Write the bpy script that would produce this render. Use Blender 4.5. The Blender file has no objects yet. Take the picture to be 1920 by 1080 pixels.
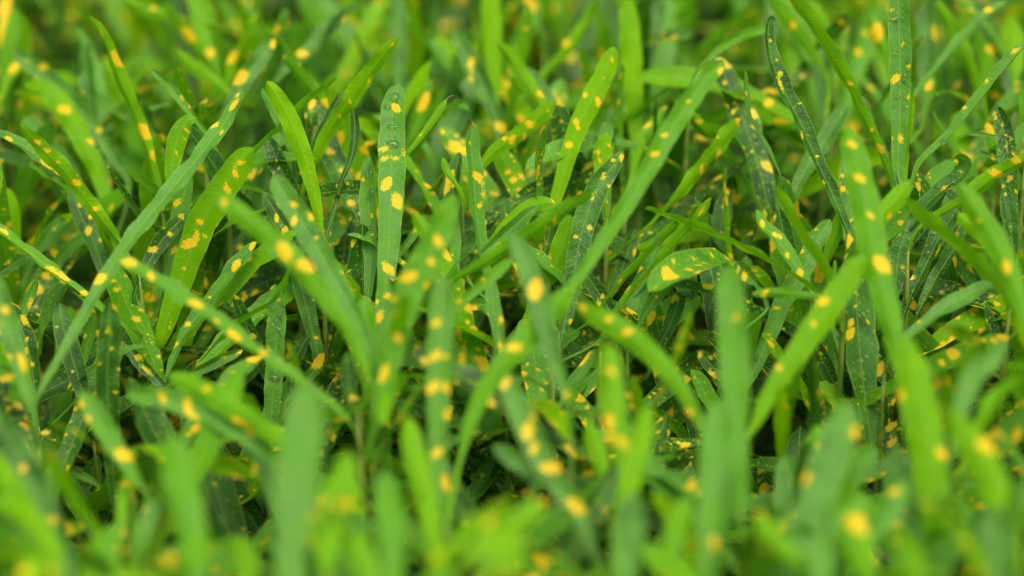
import bpy, math, random
import numpy as np
from mathutils import Vector, Matrix

random.seed(11)
RNG = np.random.default_rng(11)
R = math.radians
scene = bpy.context.scene
COL = scene.collection

# ------------------------------------------------------------------ camera
HC = 0.30                  # height of the leaf canopy above the soil (m)
CAM_UP = 0.55              # camera above the canopy
PITCH = R(27.5)
D0 = 1.33                  # focus distance
FPX = 1920 * 100 / 36.0    # 100 mm lens on a 36 mm sensor, in photo pixels
cam_data = bpy.data.cameras.new('camera')
cam = bpy.data.objects.new('camera', cam_data)
COL.objects.link(cam)
cam.location = (0, 0, HC + CAM_UP)
cam.rotation_euler = (math.pi / 2 - PITCH, 0, 0)
cam_data.lens = 100
cam_data.sensor_width = 36
cam_data.clip_start = 0.01
cam_data.clip_end = 500
cam_data.dof.use_dof = True
cam_data.dof.focus_distance = D0
cam_data.dof.aperture_fstop = 2.75
scene.camera = cam

# ------------------------------------------------------------------ sky, sun, exposure
SUN_EL, SUN_AZ = R(72), R(150)      # azimuth from +Y, positive to the right: high, a little behind the camera
world = bpy.data.worlds.new('World')
scene.world = world
world.use_nodes = True
wn = world.node_tree
bg = wn.nodes['Background']
sky = wn.nodes.new('ShaderNodeTexSky')
sky.sky_type = 'NISHITA'
sky.sun_disc = False
sky.sun_elevation = SUN_EL
sky.sun_rotation = SUN_AZ
sky.air_density = 1.0
sky.dust_density = 9.0
sky.ozone_density = 0.2
wn.links.new(sky.outputs['Color'], bg.inputs['Color'])
bg.inputs['Strength'].default_value = 0.10
sun_data = bpy.data.lights.new('sun', 'SUN')
sun_data.energy = 1.5
sun_data.angle = R(50)
sun_data.color = (1.0, 0.95, 0.82)
sun = bpy.data.objects.new('sun', sun_data)
COL.objects.link(sun)
sdir = Vector((math.sin(SUN_AZ) * math.cos(SUN_EL), math.cos(SUN_AZ) * math.cos(SUN_EL), math.sin(SUN_EL)))
sun.rotation_euler = sdir.to_track_quat('Z', 'Y').to_euler()
sun.location = sdir * 5

vs = scene.view_settings
vs.view_transform = 'Standard'
vs.look = 'None'
vs.exposure = 0.98
vs.gamma = 1.0
vs.use_curve_mapping = False
scene.render.engine = 'CYCLES'
cy = scene.cycles
cy.use_denoising = True
cy.use_light_tree = False
cy.max_bounces = 6
cy.diffuse_bounces = 3
cy.glossy_bounces = 3
cy.transmission_bounces = 5
cy.use_adaptive_sampling = True
cy.adaptive_threshold = 0.03
cy.caustics_reflective = False
cy.caustics_refractive = True

# ------------------------------------------------------------------ materials
class NT:
    def __init__(self, name):
        self.m = bpy.data.materials.new(name)
        self.m.use_nodes = True
        self.t = self.m.node_tree
        self.t.nodes.clear()
    def n(self, typ, **kw):
        nd = self.t.nodes.new('ShaderNode' + typ)
        for k, v in kw.items():
            setattr(nd, k, v)
        return nd
    def link(self, a, b):
        self.t.links.new(a, b)
    def put(self, sock, v):
        if hasattr(v, 'links'):
            self.link(v, sock)
        else:
            sock.default_value = v
    def math(self, op, a, b=0.0, c=0.0, clamp=False):
        nd = self.n('Math', operation=op, use_clamp=clamp)
        self.put(nd.inputs[0], a); self.put(nd.inputs[1], b); self.put(nd.inputs[2], c)
        return nd.outputs[0]
    def mix(self, f, a, b):
        nd = self.n('Mix', data_type='RGBA')
        self.put(nd.inputs[0], f); self.put(nd.inputs[6], a); self.put(nd.inputs[7], b)
        return nd.outputs[2]
    def ramp(self, f, stops):
        nd = self.n('ValToRGB'); cr = nd.color_ramp
        while len(cr.elements) < len(stops): cr.elements.new(0.5)
        for e, (p, c) in zip(cr.elements, stops):
            e.position = p; e.color = (*c, 1)
        self.put(nd.inputs[0], f)
        return nd.outputs[0]
    def smooth(self, v, lo, hi):
        nd = self.n('MapRange', interpolation_type='SMOOTHSTEP')
        self.put(nd.inputs[0], v); self.put(nd.inputs[1], lo); self.put(nd.inputs[2], hi)
        return nd.outputs[0]
    def attr(self, name, typ='GEOMETRY'):
        nd = self.n('Attribute', attribute_type=typ, attribute_name=name)
        return nd

def leaf_material():
    k = NT('croton_leaf')
    M = k.math
    oi = k.n('ObjectInfo')
    seed = M('FRACT', M('ADD', oi.outputs['Random'], k.attr('leaf_seed').outputs['Fac']))
    age_light = M('ADD', k.attr('age_light', 'OBJECT').outputs['Fac'], k.attr('age_light_off').outputs['Fac'], clamp=True)
    dens = k.attr('spots', 'OBJECT').outputs['Fac']
    wet = k.attr('wet', 'OBJECT').outputs['Fac']
    st = k.n('SeparateXYZ'); k.link(k.attr('leaf_st').outputs['Vector'], st.inputs[0])
    cm = k.n('SeparateXYZ'); k.link(k.attr('leaf_cm').outputs['Vector'], cm.inputs[0])
    s, t = st.outputs[0], st.outputs[1]
    u, v = cm.outputs[0], cm.outputs[1]
    sabs = M('ABSOLUTE', s)
    uabs = M('ABSOLUTE', u)
    # coordinates that follow the side veins
    v2 = M('SUBTRACT', v, M('MULTIPLY', uabs, 0.45))
    so = M('MULTIPLY', seed, 173.0)
    comb = k.n('CombineXYZ')
    k.put(comb.inputs[0], M('MULTIPLY_ADD', u, 0.92, so)); k.put(comb.inputs[1], M('ADD', v2, M('MULTIPLY', seed, 61.0)))
    nz = k.n('TexNoise', noise_dimensions='3D'); k.link(comb.outputs[0], nz.inputs['Vector'])
    nz.inputs['Scale'].default_value = 4.5; nz.inputs['Detail'].default_value = 2.5
    off = k.n('VectorMath', operation='SUBTRACT'); k.link(nz.outputs['Color'], off.inputs[0]); off.inputs[1].default_value = (.5, .5, .5)
    dv = k.n('VectorMath', operation='MULTIPLY_ADD'); k.link(off.outputs[0], dv.inputs[0]); dv.inputs[1].default_value = (.26, .26, 0); k.link(comb.outputs[0], dv.inputs[2])
    def spots(scale, thr_lo, gain, metric='EUCLIDEAN'):
        vo = k.n('TexVoronoi', voronoi_dimensions='2D', feature='F1', distance=metric)
        k.link(dv.outputs[0], vo.inputs['Vector'])
        vo.inputs['Scale'].default_value = scale
        vo.inputs['Randomness'].default_value = 0.9
        sp = k.n('SeparateColor'); k.link(vo.outputs['Color'], sp.inputs[0])
        # radius in cell units from the cell's random number and the leaf's own density
        thr = M('SUBTRACT', thr_lo, M('MULTIPLY', dens, 0.75))
        rad = M('MULTIPLY', M('SQRT', M('MAXIMUM', M('SUBTRACT', sp.outputs[0], thr), 0.0)), gain)
        return M('DIVIDE', M('SUBTRACT', rad, vo.outputs['Distance']), scale), rad   # cm inside the edge
    f1, r1 = spots(1.15, 1.03, 0.66)
    f2, r2 = spots(2.3, 1.13, 0.55)
    f3, r3 = spots(5.5, 1.00, 0.42)
    fine = f2
    proc = M('MAXIMUM', f1, fine)
    has = M('SUBTRACT', 1.0, k.attr('own_spots', 'OBJECT').outputs['Fac'])
    procs = M('MULTIPLY_ADD', M('SUBTRACT', 1.0, has), -0.25, f1)
    procs = M('MAXIMUM', procs, fine)
    nz2 = k.n('TexNoise', noise_dimensions='3D'); k.link(comb.outputs[0], nz2.inputs['Vector'])
    nz2.inputs['Scale'].default_value = 9.0; nz2.inputs['Detail'].default_value = 2.0
    own = M('ADD', k.attr('spot_field').outputs['Fac'], M('MULTIPLY', M('SUBTRACT', nz2.outputs['Fac'], .5), 0.24))
    own = M('ADD', own, M('MULTIPLY', has, -1.0))
    field = M('MAXIMUM', procs, own)
    yel = k.smooth(field, 0.005, 0.055)
    halo = k.smooth(M('MAXIMUM', field, f3), -0.03, 0.02)
    # greens: leaf age, plus the lime glow of backlight put into the colour
    big = k.n('TexNoise', noise_dimensions='3D'); k.link(comb.outputs[0], big.inputs['Vector'])
    big.inputs['Scale'].default_value = 0.8; big.inputs['Detail'].default_value = 3.0
    var = M('MULTIPLY_ADD', M('SUBTRACT', big.outputs['Fac'], .5), 0.62, age_light, clamp=True)
    g = k.ramp(var, [(0.0, (.016, .085, .005)), (.28, (.090, .280, .032)), (.58, (.090, .310, .002)), (1.0, (.170, .400, .0002))])
    tr = k.ramp(var, [(0.0, (.045, .220, .002)), (.28, (.125, .420, .009)), (.58, (.170, .520, .001)), (1.0, (.320, .690, .0002))])
    # midrib, margin and side veins are paler
    mid = M('SUBTRACT', 1.0, k.smooth(uabs, 0.010, 0.040))
    mar = k.smooth(sabs, 0.90, 0.99)
    wave = k.n('TexWave', wave_type='BANDS', bands_direction='Y', wave_profile='SIN')
    wv = k.n('CombineXYZ'); k.put(wv.inputs[0], u); k.put(wv.inputs[1], M('SUBTRACT', v, M('MULTIPLY', uabs, 0.9)))
    k.link(wv.outputs[0], wave.inputs['Vector'])
    wave.inputs['Scale'].default_value = 0.9; wave.inputs['Distortion'].default_value = 1.2; wave.inputs['Detail'].default_value = 1.0
    vein = k.smooth(wave.outputs['Fac'], 0.90, 1.0)
    pale = M('MAXIMUM', M('MULTIPLY', mid, 0.50), M('MAXIMUM', M('MULTIPLY', mar, 0.62), M('MULTIPLY', vein, 0.10)))
    g = k.mix(pale, g, (0.26, 0.42, 0.06, 1))
    tr = k.mix(pale, tr, (0.40, 0.60, 0.04, 1))
    g = k.mix(halo, g, (0.24, 0.40, 0.010, 1))
    tr = k.mix(halo, tr, (0.40, 0.58, 0.01, 1))
    g = k.mix(yel, g, (0.84, 0.575, 0.018, 1))
    tr = k.mix(yel, tr, (0.82, 0.53, 0.009, 1))
    # dry brown tips on some leaves
    tipw = M('MULTIPLY', M('MAXIMUM', M('SUBTRACT', M('FRACT', M('MULTIPLY', seed, 7.31)), 0.86), 0.0), 0.12)
    tipf = M('SUBTRACT', 1.0, k.smooth(M('ADD', t, M('MULTIPLY', M('SUBTRACT', nz.outputs['Fac'], .5), 0.03)), M('SUBTRACT', tipw, 0.014), M('SUBTRACT', tipw, 0.002)))
    g = k.mix(tipf, g, (0.16, 0.085, 0.025, 1))
    tr = k.mix(tipf, tr, (0.24, 0.16, 0.02, 1))
    # relief
    fn = k.n('TexNoise', noise_dimensions='3D'); k.link(comb.outputs[0], fn.inputs['Vector'])
    fn.inputs['Scale'].default_value = 22.0; fn.inputs['Detail'].default_value = 3.0
    h = M('ADD', M('MULTIPLY', fn.outputs['Fac'], 0.45), M('MULTIPLY', M('MAXIMUM', mid, M('MULTIPLY', vein, .5)), -0.35))
    # film of water: smoother patches
    wn_ = k.n('TexNoise', noise_dimensions='3D'); k.link(comb.outputs[0], wn_.inputs['Vector'])
    wn_.inputs['Scale'].default_value = 2.2; wn_.inputs['Detail'].default_value = 3.0
    film = M('MULTIPLY', k.smooth(wn_.outputs['Fac'], 0.50, 0.56), M('MULTIPLY_ADD', wet, 0.75, 0.25))
    h = M('ADD', h, M('MULTIPLY', film, 0.5))
    bump = k.n('Bump'); bump.inputs['Strength'].default_value = 0.45; bump.inputs['Distance'].default_value = 0.0012
    k.link(h, bump.inputs['Height'])
    rough = M('SUBTRACT', 0.44, M('MULTIPLY', film, 0.32))
    p = k.n('BsdfPrincipled')
    k.link(g, p.inputs['Base Color']); k.link(rough, p.inputs['Roughness'])
    p.inputs['IOR'].default_value = 1.42
    k.link(M('ADD', M('MULTIPLY_ADD', var, -0.34, 0.38), M('MULTIPLY', wet, 0.25)), p.inputs['Specular IOR Level'])
    k.link(bump.outputs[0], p.inputs['Normal'])
    tl = k.n('BsdfTranslucent'); k.link(tr, tl.inputs['Color']); k.link(bump.outputs[0], tl.inputs['Normal'])
    mx = k.n('MixShader'); mx.inputs[0].default_value = 0.42
    k.link(p.outputs[0], mx.inputs[1]); k.link(tl.outputs[0], mx.inputs[2])
    out = k.n('OutputMaterial'); k.link(mx.outputs[0], out.inputs['Surface'])
    return k.m

def simple_mat(name, c1, c2, scale, rough=0.6, bump=0.3, dist=0.002):
    k = NT(name)
    tc = k.n('TexCoord')
    nz = k.n('TexNoise'); k.link(tc.outputs['Object'], nz.inputs['Vector'])
    nz.inputs['Scale'].default_value = scale; nz.inputs['Detail'].default_value = 6
    c = k.mix(k.smooth(nz.outputs['Fac'], .35, .65), c1, c2)
    bp = k.n('Bump'); bp.inputs['Strength'].default_value = bump; bp.inputs['Distance'].default_value = dist
    k.link(nz.outputs['Fac'], bp.inputs['Height'])
    p = k.n('BsdfPrincipled'); k.link(c, p.inputs['Base Color']); p.inputs['Roughness'].default_value = rough
    k.link(bp.outputs[0], p.inputs['Normal'])
    out = k.n('OutputMaterial'); k.link(p.outputs[0], out.inputs['Surface'])
    return k.m

def water_mat():
    k = NT('rain_water')
    p = k.n('BsdfPrincipled')
    p.inputs['Base Color'].default_value = (1, 1, 1, 1)
    p.inputs['Roughness'].default_value = 0.0
    p.inputs['IOR'].default_value = 1.33
    p.inputs['Transmission Weight'].default_value = 1.0
    tp = k.n('BsdfTransparent')
    mx = k.n('MixShader'); mx.inputs[0].default_value = 0.25      # thin water lets daylight through to the leaf
    k.link(p.outputs[0], mx.inputs[1]); k.link(tp.outputs[0], mx.inputs[2])
    out = k.n('OutputMaterial'); k.link(mx.outputs[0], out.inputs['Surface'])
    return k.m

M_LEAF = leaf_material()
M_STEM = simple_mat('croton_stem', (0.10, 0.20, 0.02, 1), (0.20, 0.26, 0.04, 1), 160, 0.5)
M_SOIL = simple_mat('dark_soil', (0.018, 0.012, 0.008, 1), (0.050, 0.034, 0.020, 1), 60, 0.9, 0.9, 0.01)
M_WATER = water_mat()
M_THREAD = simple_mat('dry_thread', (0.20, 0.16, 0.06, 1), (0.30, 0.30, 0.10, 1), 300, 0.7)

# ------------------------------------------------------------------ ground
def mesh_from(name, verts, faces, mat, smooth=True):
    me = bpy.data.meshes.new(name)
    me.from_pydata([tuple(map(float, p)) for p in verts], [], faces)
    if smooth:
        me.polygons.foreach_set('use_smooth', [True] * len(me.polygons))
    me.materials.append(mat)
    me.update()
    return me

def link(name, data, parent=None):
    o = bpy.data.objects.new(name, data)
    COL.objects.link(o)
    if parent:
        o.parent = parent
    return o

def build_ground():
    xs = np.concatenate([[-60, -20, -6, -3], np.linspace(-1.5, 1.5, 61), [3, 6, 20, 60]])
    ys = np.concatenate([[-60, -20, -6, -2], np.linspace(-0.6, 3.6, 85), [5, 8, 20, 60]])
    V = []; F = []
    for j, y in enumerate(ys):
        for i, x in enumerate(xs):
            z = 0.010 * math.sin(x * 23 + 1.3 * math.sin(y * 17)) * math.cos(y * 29 + x * 5) + 0.004 * random.uniform(-1, 1)
            V.append((x, y, z))
    n = len(xs)
    for j in range(len(ys) - 1):
        for i in range(n - 1):
            F.append((j * n + i, j * n + i + 1, (j + 1) * n + i + 1, (j + 1) * n + i))
    o = link('ground', mesh_from('ground', V, F, M_SOIL))
    o['kind'] = 'structure'
    o['label'] = 'dark damp soil of the planting bed under the leaves'
build_ground()

# ------------------------------------------------------------------ pixels and points
FWD = np.array([0, math.cos(PITCH), -math.sin(PITCH)])
UPV = np.array([0, math.sin(PITCH), math.cos(PITCH)])
RGT = np.array([1.0, 0, 0])
CAM = np.array([0, 0, HC + CAM_UP])
def at(x, y, d):
    return CAM + d * D0 * (FWD + (x - 960) / FPX * RGT + (540 - y) / FPX * UPV)
def proj(P):
    q = np.asarray(P) - CAM
    z = q @ FWD
    return 960 + FPX * (q @ RGT) / z, 540 - FPX * (q @ UPV) / z, z / D0

# ------------------------------------------------------------------ leaf meshes
def smooth_curve(pts, n):
    P = np.asarray(pts, float)
    if len(P) == 2:
        P = np.array([P[0], (P[0] + P[1]) / 2, P[1]])
    seg = np.linalg.norm(np.diff(P, axis=0), axis=1)
    T = np.concatenate([[0], np.cumsum(np.sqrt(seg))])
    Q = []
    ext = np.vstack([2 * P[0] - P[1], P, 2 * P[-1] - P[-2]])
    for u in np.linspace(0, T[-1], n * 4):
        i = min(max(np.searchsorted(T, u, side='right') - 1, 0), len(P) - 2)
        a = (u - T[i]) / (T[i + 1] - T[i])
        p0, p1, p2, p3 = ext[i], ext[i + 1], ext[i + 2], ext[i + 3]
        Q.append(0.5 * ((2 * p1) + (-p0 + p2) * a + (2 * p0 - 5 * p1 + 4 * p2 - p3) * a * a + (-p0 + 3 * p1 - 3 * p2 + p3) * a ** 3))
    Q = np.array(Q)
    L = np.concatenate([[0], np.cumsum(np.linalg.norm(np.diff(Q, axis=0), axis=1))])
    q = np.linspace(0, 1, n)
    ui = (0.45 * q + 0.55 * q ** 1.8) * L[-1]
    return np.stack([np.interp(ui, L, Q[:, c]) for c in range(Q.shape[1])], 1), L[-1]

def width_profile(t, Ln, W, blunt, base):
    """t 0 tip .. 1 blade base; relative width"""
    a = min(0.5, blunt * W / Ln)
    x = np.clip(t / a, 0, 1)
    tip = np.sqrt(np.clip(1 - (1 - x) ** 2, 0, 1)) * (0.80 + 0.20 * np.clip(t / (a * 2.2), 0, 1))
    fall = base + (1 - base) * np.clip((1 - t) / 0.62, 0, 1) ** 0.8
    return tip * np.minimum(1, fall)

class Strip:
    """a leaf blade: centreline from the tip to the base, upper normals, half widths"""
    def __init__(self, C, N, hw, fold, wave, seed, petiole_from=1.0):
        self.C, self.hw, self.fold, self.wave, self.seed = C, hw, fold, wave, seed
        T = np.gradient(C, axis=0)
        self.T = T / np.linalg.norm(T, axis=1)[:, None]
        N = N - (N * self.T).sum(1)[:, None] * self.T
        self.N = N / np.linalg.norm(N, axis=1)[:, None]
        self.B = np.cross(self.T, self.N)
        self.len = np.concatenate([[0], np.cumsum(np.linalg.norm(np.diff(C, axis=0), axis=1))])
    def pt(self, i, s):
        w = self.hw[i]
        ph = self.len[i] * 1000
        lift = self.fold * abs(s) ** 1.3 * w
        ed = abs(s) ** 2 * self.wave * min(1, w / 0.004) * (math.sin(ph * 0.21 + self.seed * 9 + (2.1 if s > 0 else 0)) + .6 * math.sin(ph * 0.47 + self.seed * 23))
        jag = 1 + 0.035 * math.sin(ph * 0.33 + self.seed * 31 + (1.3 if s > 0 else 4)) + 0.02 * math.sin(ph * .9 + self.seed * 7)
        return self.C[i] + self.B[i] * (s * w * jag) + self.N[i] * (lift + ed)
    def mesh(self, name, cols, spots=None):
        ss = np.linspace(-1, 1, cols)
        n = len(self.C)
        V = []; st = []; cmv = []; sf = []
        Lt = self.len[-1]
        for i in range(n):
            for s in ss:
                V.append(self.pt(i, s))
                st.append((s, self.len[i] / Lt, 0))
                cmv.append((s * self.hw[i] * 100, self.len[i] * 100, 0))
        F = [(i * cols + j, i * cols + j + 1, (i + 1) * cols + j + 1, (i + 1) * cols + j) for i in range(n - 1) for j in range(cols - 1)]
        me = mesh_from(name, V, F, M_LEAF)
        a = me.attributes.new('leaf_st', 'FLOAT_VECTOR', 'POINT'); a.data.foreach_set('vector', np.array(st, np.float32).ravel())
        a = me.attributes.new('leaf_cm', 'FLOAT_VECTOR', 'POINT'); a.data.foreach_set('vector', np.array(cmv, np.float32).ravel())
        if spots:
            VA = np.array(cmv)[:, :2]
            fld = np.full(len(V), -1.0)
            for (cu, cv, ru, rv) in spots:      # cm
                q = (np.abs((VA[:, 0] - cu) / ru) ** 2.8 + np.abs((VA[:, 1] - cv - .5 * np.sign(cu) * (VA[:, 0] - cu)) / rv) ** 2.8) ** (1 / 2.8)
                fld = np.maximum(fld, (1 - q) * min(ru, rv))
            fld = np.clip(fld, -1, 1)
            a = me.attributes.new('spot_field', 'FLOAT', 'POINT'); a.data.foreach_set('value', fld.astype(np.float32))
        return me

# ------------------------------------------------------------------ the leaves one can tell apart
# pixel path tip -> base in the 1920 x 1080 photograph, width in pixels, distance at tip and base in units of the focus distance
HEROES = []
def H(pts, w, d0, d1=None, y=0.3, dens=0.3, sp=(), **kw):
    HEROES.append(dict(pts=pts, w=w, d0=d0, d1=d0 if d1 is None else d1, y=y, dens=dens, sp=list(sp), **kw))

# --- upper left
H([(166,30),(197,75),(225,150),(258,225),(285,310),(300,380)], 25, 1.04, 1.03, .85, .25, [(217,108,9,18),(267,243,10,18),(190,65,4,8),(290,290,8,12)], blunt=2.6)
H([(37,233),(75,275),(125,325),(170,385),(215,445),(245,505)], 31, 1.0, 1.0, .85, .3, [(72,268,6,8),(90,283,6,7),(143,342,9,9),(175,387,8,7),(110,305,4,4),(150,330,4,4)])
H([(-20,245),(40,272),(80,303),(130,340),(180,392),(215,440)], 22, 1.02, 1.0, .2, .45, [(18,265,6,10),(85,305,8,16),(110,325,7,12)])
H([(46,160),(90,172),(130,220),(160,275),(190,340),(205,410)], 42, 1.09, 1.07, .8, .3, [(122,208,12,12),(168,260,8,8)])
H([(25,95),(90,145),(150,205),(205,280),(245,345)], 36, 1.10, 1.08, .2, .35, [(85,128,9,9),(185,243,8,8)])
H([(285,130),(320,165),(350,202),(390,255)], 17, 1.03, 1.03, .4, .2, [(340,180,5,6),(358,198,5,6)])
H([(455,170),(425,225),(380,285),(330,345),(280,405),(230,470),(180,550),(130,640),(80,725)], 29, 1.0, .94, .31, .15, [(440,195,6,14),(403,228,6,10),(445,180,3,6),(187,522,12,14),(415,250,4,8)], wet=.3)
H([(474,277),(452,303),(415,360),(380,415),(355,480),(335,540),(315,595),(300,650)], 58, 1.0, 1.0, .85, .35, [(452,302,10,6),(440,328,10,7),(428,353,12,8),(375,414,10,8),(370,436,7,5),(355,457,16,12),(345,505,6,5),(330,540,8,5),(385,440,7,4)])
H([(368,222),(350,228),(335,255),(325,295),(320,345)], 42, 1.01, 1.01, .7, .4, [(352,242,12,4),(330,290,4,4),(345,262,5,3)])
H([(500,152),(525,190),(550,240),(572,300),(587,355),(600,415)], 37, 1.0, 1.0, .95, -.6)
H([(492,165),(512,200),(530,240),(545,280)], 24, 1.02, 1.02, .3, -.3)
H([(632,145),(590,180),(545,222),(490,272),(455,305)], 15, 1.02, 1.01, .6, -.3)
H([(748,70),(725,95),(690,140),(655,190),(620,240),(590,300),(570,355)], 31, 1.01, 1.02, .9, .2, [(657,188,6,5),(690,155,4,8),(735,85,3,6),(640,215,5,5)], blunt=2.2)
H([(514,72),(487,110),(457,150),(430,205),(400,265)], 34, 1.08, 1.06, .15, .2, [(448,148,13,18),(512,85,8,10)])
H([(305,5),(345,60),(372,97),(405,140)], 24, 1.13, 1.12, .8, .3, [(358,70,9,20)])
H([(487,25),(463,70),(442,110),(420,175)], 24, 1.11, 1.10, .85, .3, [(435,110,8,16)])
H([(12,-40),(11,40),(8,110),(10,180)], 32, 1.13, 1.12, .4, .3, [(10,10,13,20),(10,60,13,30),(12,95,10,12)])
H([(60,95),(35,120),(15,150),(0,190)], 22, 1.12, 1.1, .7, .4, [(25,130,8,18)])
H([(330,95),(355,120),(385,140),(420,165)], 30, 1.10, 1.09, .8, 0)
H([(165,80),(165,140),(175,210),(180,270)], 26, 1.1, 1.09, .1, 0)
H([(530,105),(570,150),(605,195),(640,235)], 26, 1.06, 1.05, .6, .4, [(530,108,6,6),(615,195,11,13)])
H([(620,30),(595,80),(560,115),(520,150)], 26, 1.1, 1.09, .2, .3, [(562,105,12,10)])
H([(230,0),(280,20),(330,30)], 30, 1.13, 1.13, .8, .2)
# --- upper middle
H([(748,158),(738,200),(735,260),(735,330),(732,400),(728,470),(722,540),(712,628)], 51, 1.0, .975, .32, -.2,
  [(743,206,11,9),(720,278,12,6),(721,297,9,6),(742,297,9,6),(762,288,5,10),(725,345,11,14),(744,380,11,17),(728,500,14,11),(728,552,9,9),(712,588,9,14),(697,570,6,7)], blunt=1.1,
  drops=[(741,181,9,8),(727,201,6,5),(735,236,9,5),(736,268,12,7),(738,222,4,3)], key='drops')
H([(693,293),(690,330),(692,380),(694,440),(695,510),(690,565)], 32, 1.0, .99, .32, .2, [(697,400,4,6),(681,332,4,5),(700,445,5,4)],
  drops=[(692,325,9,8),(690,345,4,4),(697,362,6,8),(692,375,7,4),(690,425,8,4),(693,310,4,5)], blunt=1.3)
H([(838,186),(815,220),(790,255),(765,285),(742,302)], 13, 1.0, 1.0, .8, .1, [(790,250,3,6)], thread=True)
H([(886,235),(883,270),(888,320),(890,370),(895,420),(905,480),(917,545)], 29, 1.0, 1.0, .35, .2, [(894,335,10,10),(898,385,5,6),(902,360,4,10),(880,270,3,4)], thread=True, fold=.45)
H([(862,285),(855,320),(848,370),(840,430),(832,480),(822,525)], 31, 1.01, 1.0, .05, .25, [(843,340,9,10),(835,358,8,12),(852,350,6,6),(845,388,10,8),(836,478,10,6),(850,318,3,3),(838,440,4,4)])
H([(1042,192),(1015,215),(985,245),(955,265),(920,290),(890,330)], 31, 1.03, 1.02, .8, .35, [(996,230,12,9),(962,262,9,9),(985,256,9,6),(945,260,6,6),(1025,208,4,4)])
H([(1152,88),(1140,120),(1120,165),(1095,215),(1075,262),(1060,312),(1045,365),(1035,410)], 40, 1.03, 1.02, .9, .2, [(1098,176,7,7),(1120,193,9,8),(1080,226,7,7),(1067,270,9,9),(1148,112,5,5),(1085,240,6,5),(1130,148,4,3)])
H([(1138,249),(1131,280),(1130,320),(1134,365)], 41, 1.02, 1.02, .85, .4, [(1122,285,5,8),(1125,305,5,5),(1142,275,8,3)], blunt=1.1)
H([(1168,284),(1150,310),(1125,345),(1105,390),(1090,440),(1080,490),(1070,550),(1055,625)], 47, 1.0, .99, .10, .25,
  [(1150,300,5,5),(1167,295,6,7),(1130,334,5,5),(1142,350,6,5),(1112,363,4,4),(1108,378,4,4),(1106,428,8,7),(1068,545,11,9),(1075,600,8,8),(1078,447,6,5),(1135,322,3,3)], blunt=2.0, wet=.5)
H([(1358,113),(1320,150),(1282,205),(1250,255),(1222,305),(1195,350),(1165,400),(1105,490),(1050,575)], 38, .955, .925, .5, .15, [(1353,135,9,9),(1230,285,8,8),(1245,255,7,7),(1290,190,5,5)], blunt=1.2)
H([(1176,-5),(1180,60),(1185,130),(1190,200),(1195,290)], 42, 1.10, 1.09, .95, -.2)
H([(918,-60),(922,40),(926,120),(930,200)], 38, 1.12, 1.11, .95, -.2)
H([(744,-10),(748,60),(750,140),(752,200)], 34, 1.12, 1.11, .15, -.2)
H([(850,55),(880,110),(905,160),(935,230),(945,290)], 36, 1.09, 1.08, .15, .35, [(885,120,10,9),(880,155,8,8),(938,234,12,12)])
H([(932,80),(960,110),(990,160),(1022,205),(1050,240)], 32, 1.07, 1.06, .85, .2, [(1012,172,9,10),(1042,160,8,8)])
H([(803,170),(792,200),(780,235),(765,270)], 24, 1.07, 1.07, .6, .3, [(795,190,10,22)])
H([(925,270),(950,310),(972,355),(985,400)], 48, 1.04, 1.03, .7, .5, [(950,320,9,7),(962,335,9,8),(982,335,8,8),(975,355,10,6),(990,375,9,8)])
H([(662,202),(666,240),(660,290),(642,335)], 18, 1.01, 1.01, .0, -.4)
H([(640,330),(665,280),(690,270),(710,260)], 18, 1.05, 1.05, .6, .3, [(690,275,9,16)])
H([(715,285),(740,350),(760,395)], 26, 1.06, 1.06, .5, .3)
H([(1120,0),(1090,60),(1050,110),(1010,150)], 26, 1.14, 1.12, .8, .3, [(1020,50,10,10)])
H([(975,-20),(1000,10),(1010,40)], 22, 1.15, 1.15, .4, .4, [(995,5,11,18)])
H([(1240,-5),(1225,60),(1210,120)], 36, 1.14, 1.13, .1, .0)
H([(830,295),(840,325),(855,345)], 16, 1.0, 1.0, .8, 0)
H([(1250,200),(1225,235),(1195,270),(1180,330)], 22, 1.07, 1.06, .6, .4, [(1238,145,6,6),(1180,205,8,10)])
H([(700,215),(790,270),(810,330)], 20, 1.08, 1.07, .3, .4)
H([(1040,380),(1000,385),(965,410),(930,440)], 34, 1.01, 1.01, .8, .1, [(1055,372,10,5)])
H([(1208,258),(1190,310),(1180,350)], 14, 1.03, 1.03, .8, .1)
# --- upper right
H([(1453,40),(1450,33),(1444,35),(1440,55),(1442,90),(1453,130),(1475,180),(1500,228),(1520,275),(1540,320),(1562,367),(1582,415),(1605,470)], 29, 1.0, 1.0, .05, .15,
  [(1461,137,4,6),(1463,160,4,16),(1443,75,3,4),(1498,197,4,4),(1501,253,4,8),(1532,295,4,4),(1542,342,4,5),(1456,115,3,4),(1490,205,2,3)], blunt=3.0, fold=.5, key='hook')
H([(1462,-25),(1500,13),(1535,65),(1570,122),(1595,167),(1622,225),(1650,283),(1668,330),(1680,362)], 25, 1.01, 1.0, .8, .2, [(1592,155,6,6),(1635,245,5,5),(1648,277,9,11),(1560,110,3,3)], key='fan')
H([(1685,-50),(1686,30),(1688,110),(1688,190),(1686,255),(1684,310),(1690,350)], 43, 1.0, 1.0, .31, .25,
  [(1679,152,11,9),(1688,266,6,11),(1705,122,5,7),(1702,185,4,8),(1671,263,4,5),(1672,17,6,4),(1692,85,4,5),(1675,40,5,4)],
  drops=[(1677,32,7,5),(1679,104,5,4),(1681,185,7,4),(1702,118,4,6),(1696,145,4,8)], fold=.25, key='fan')
H([(1707,150),(1702,230),(1697,300),(1693,350)], 13, 1.01, 1.0, .9, -.3, key='fan')
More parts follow.
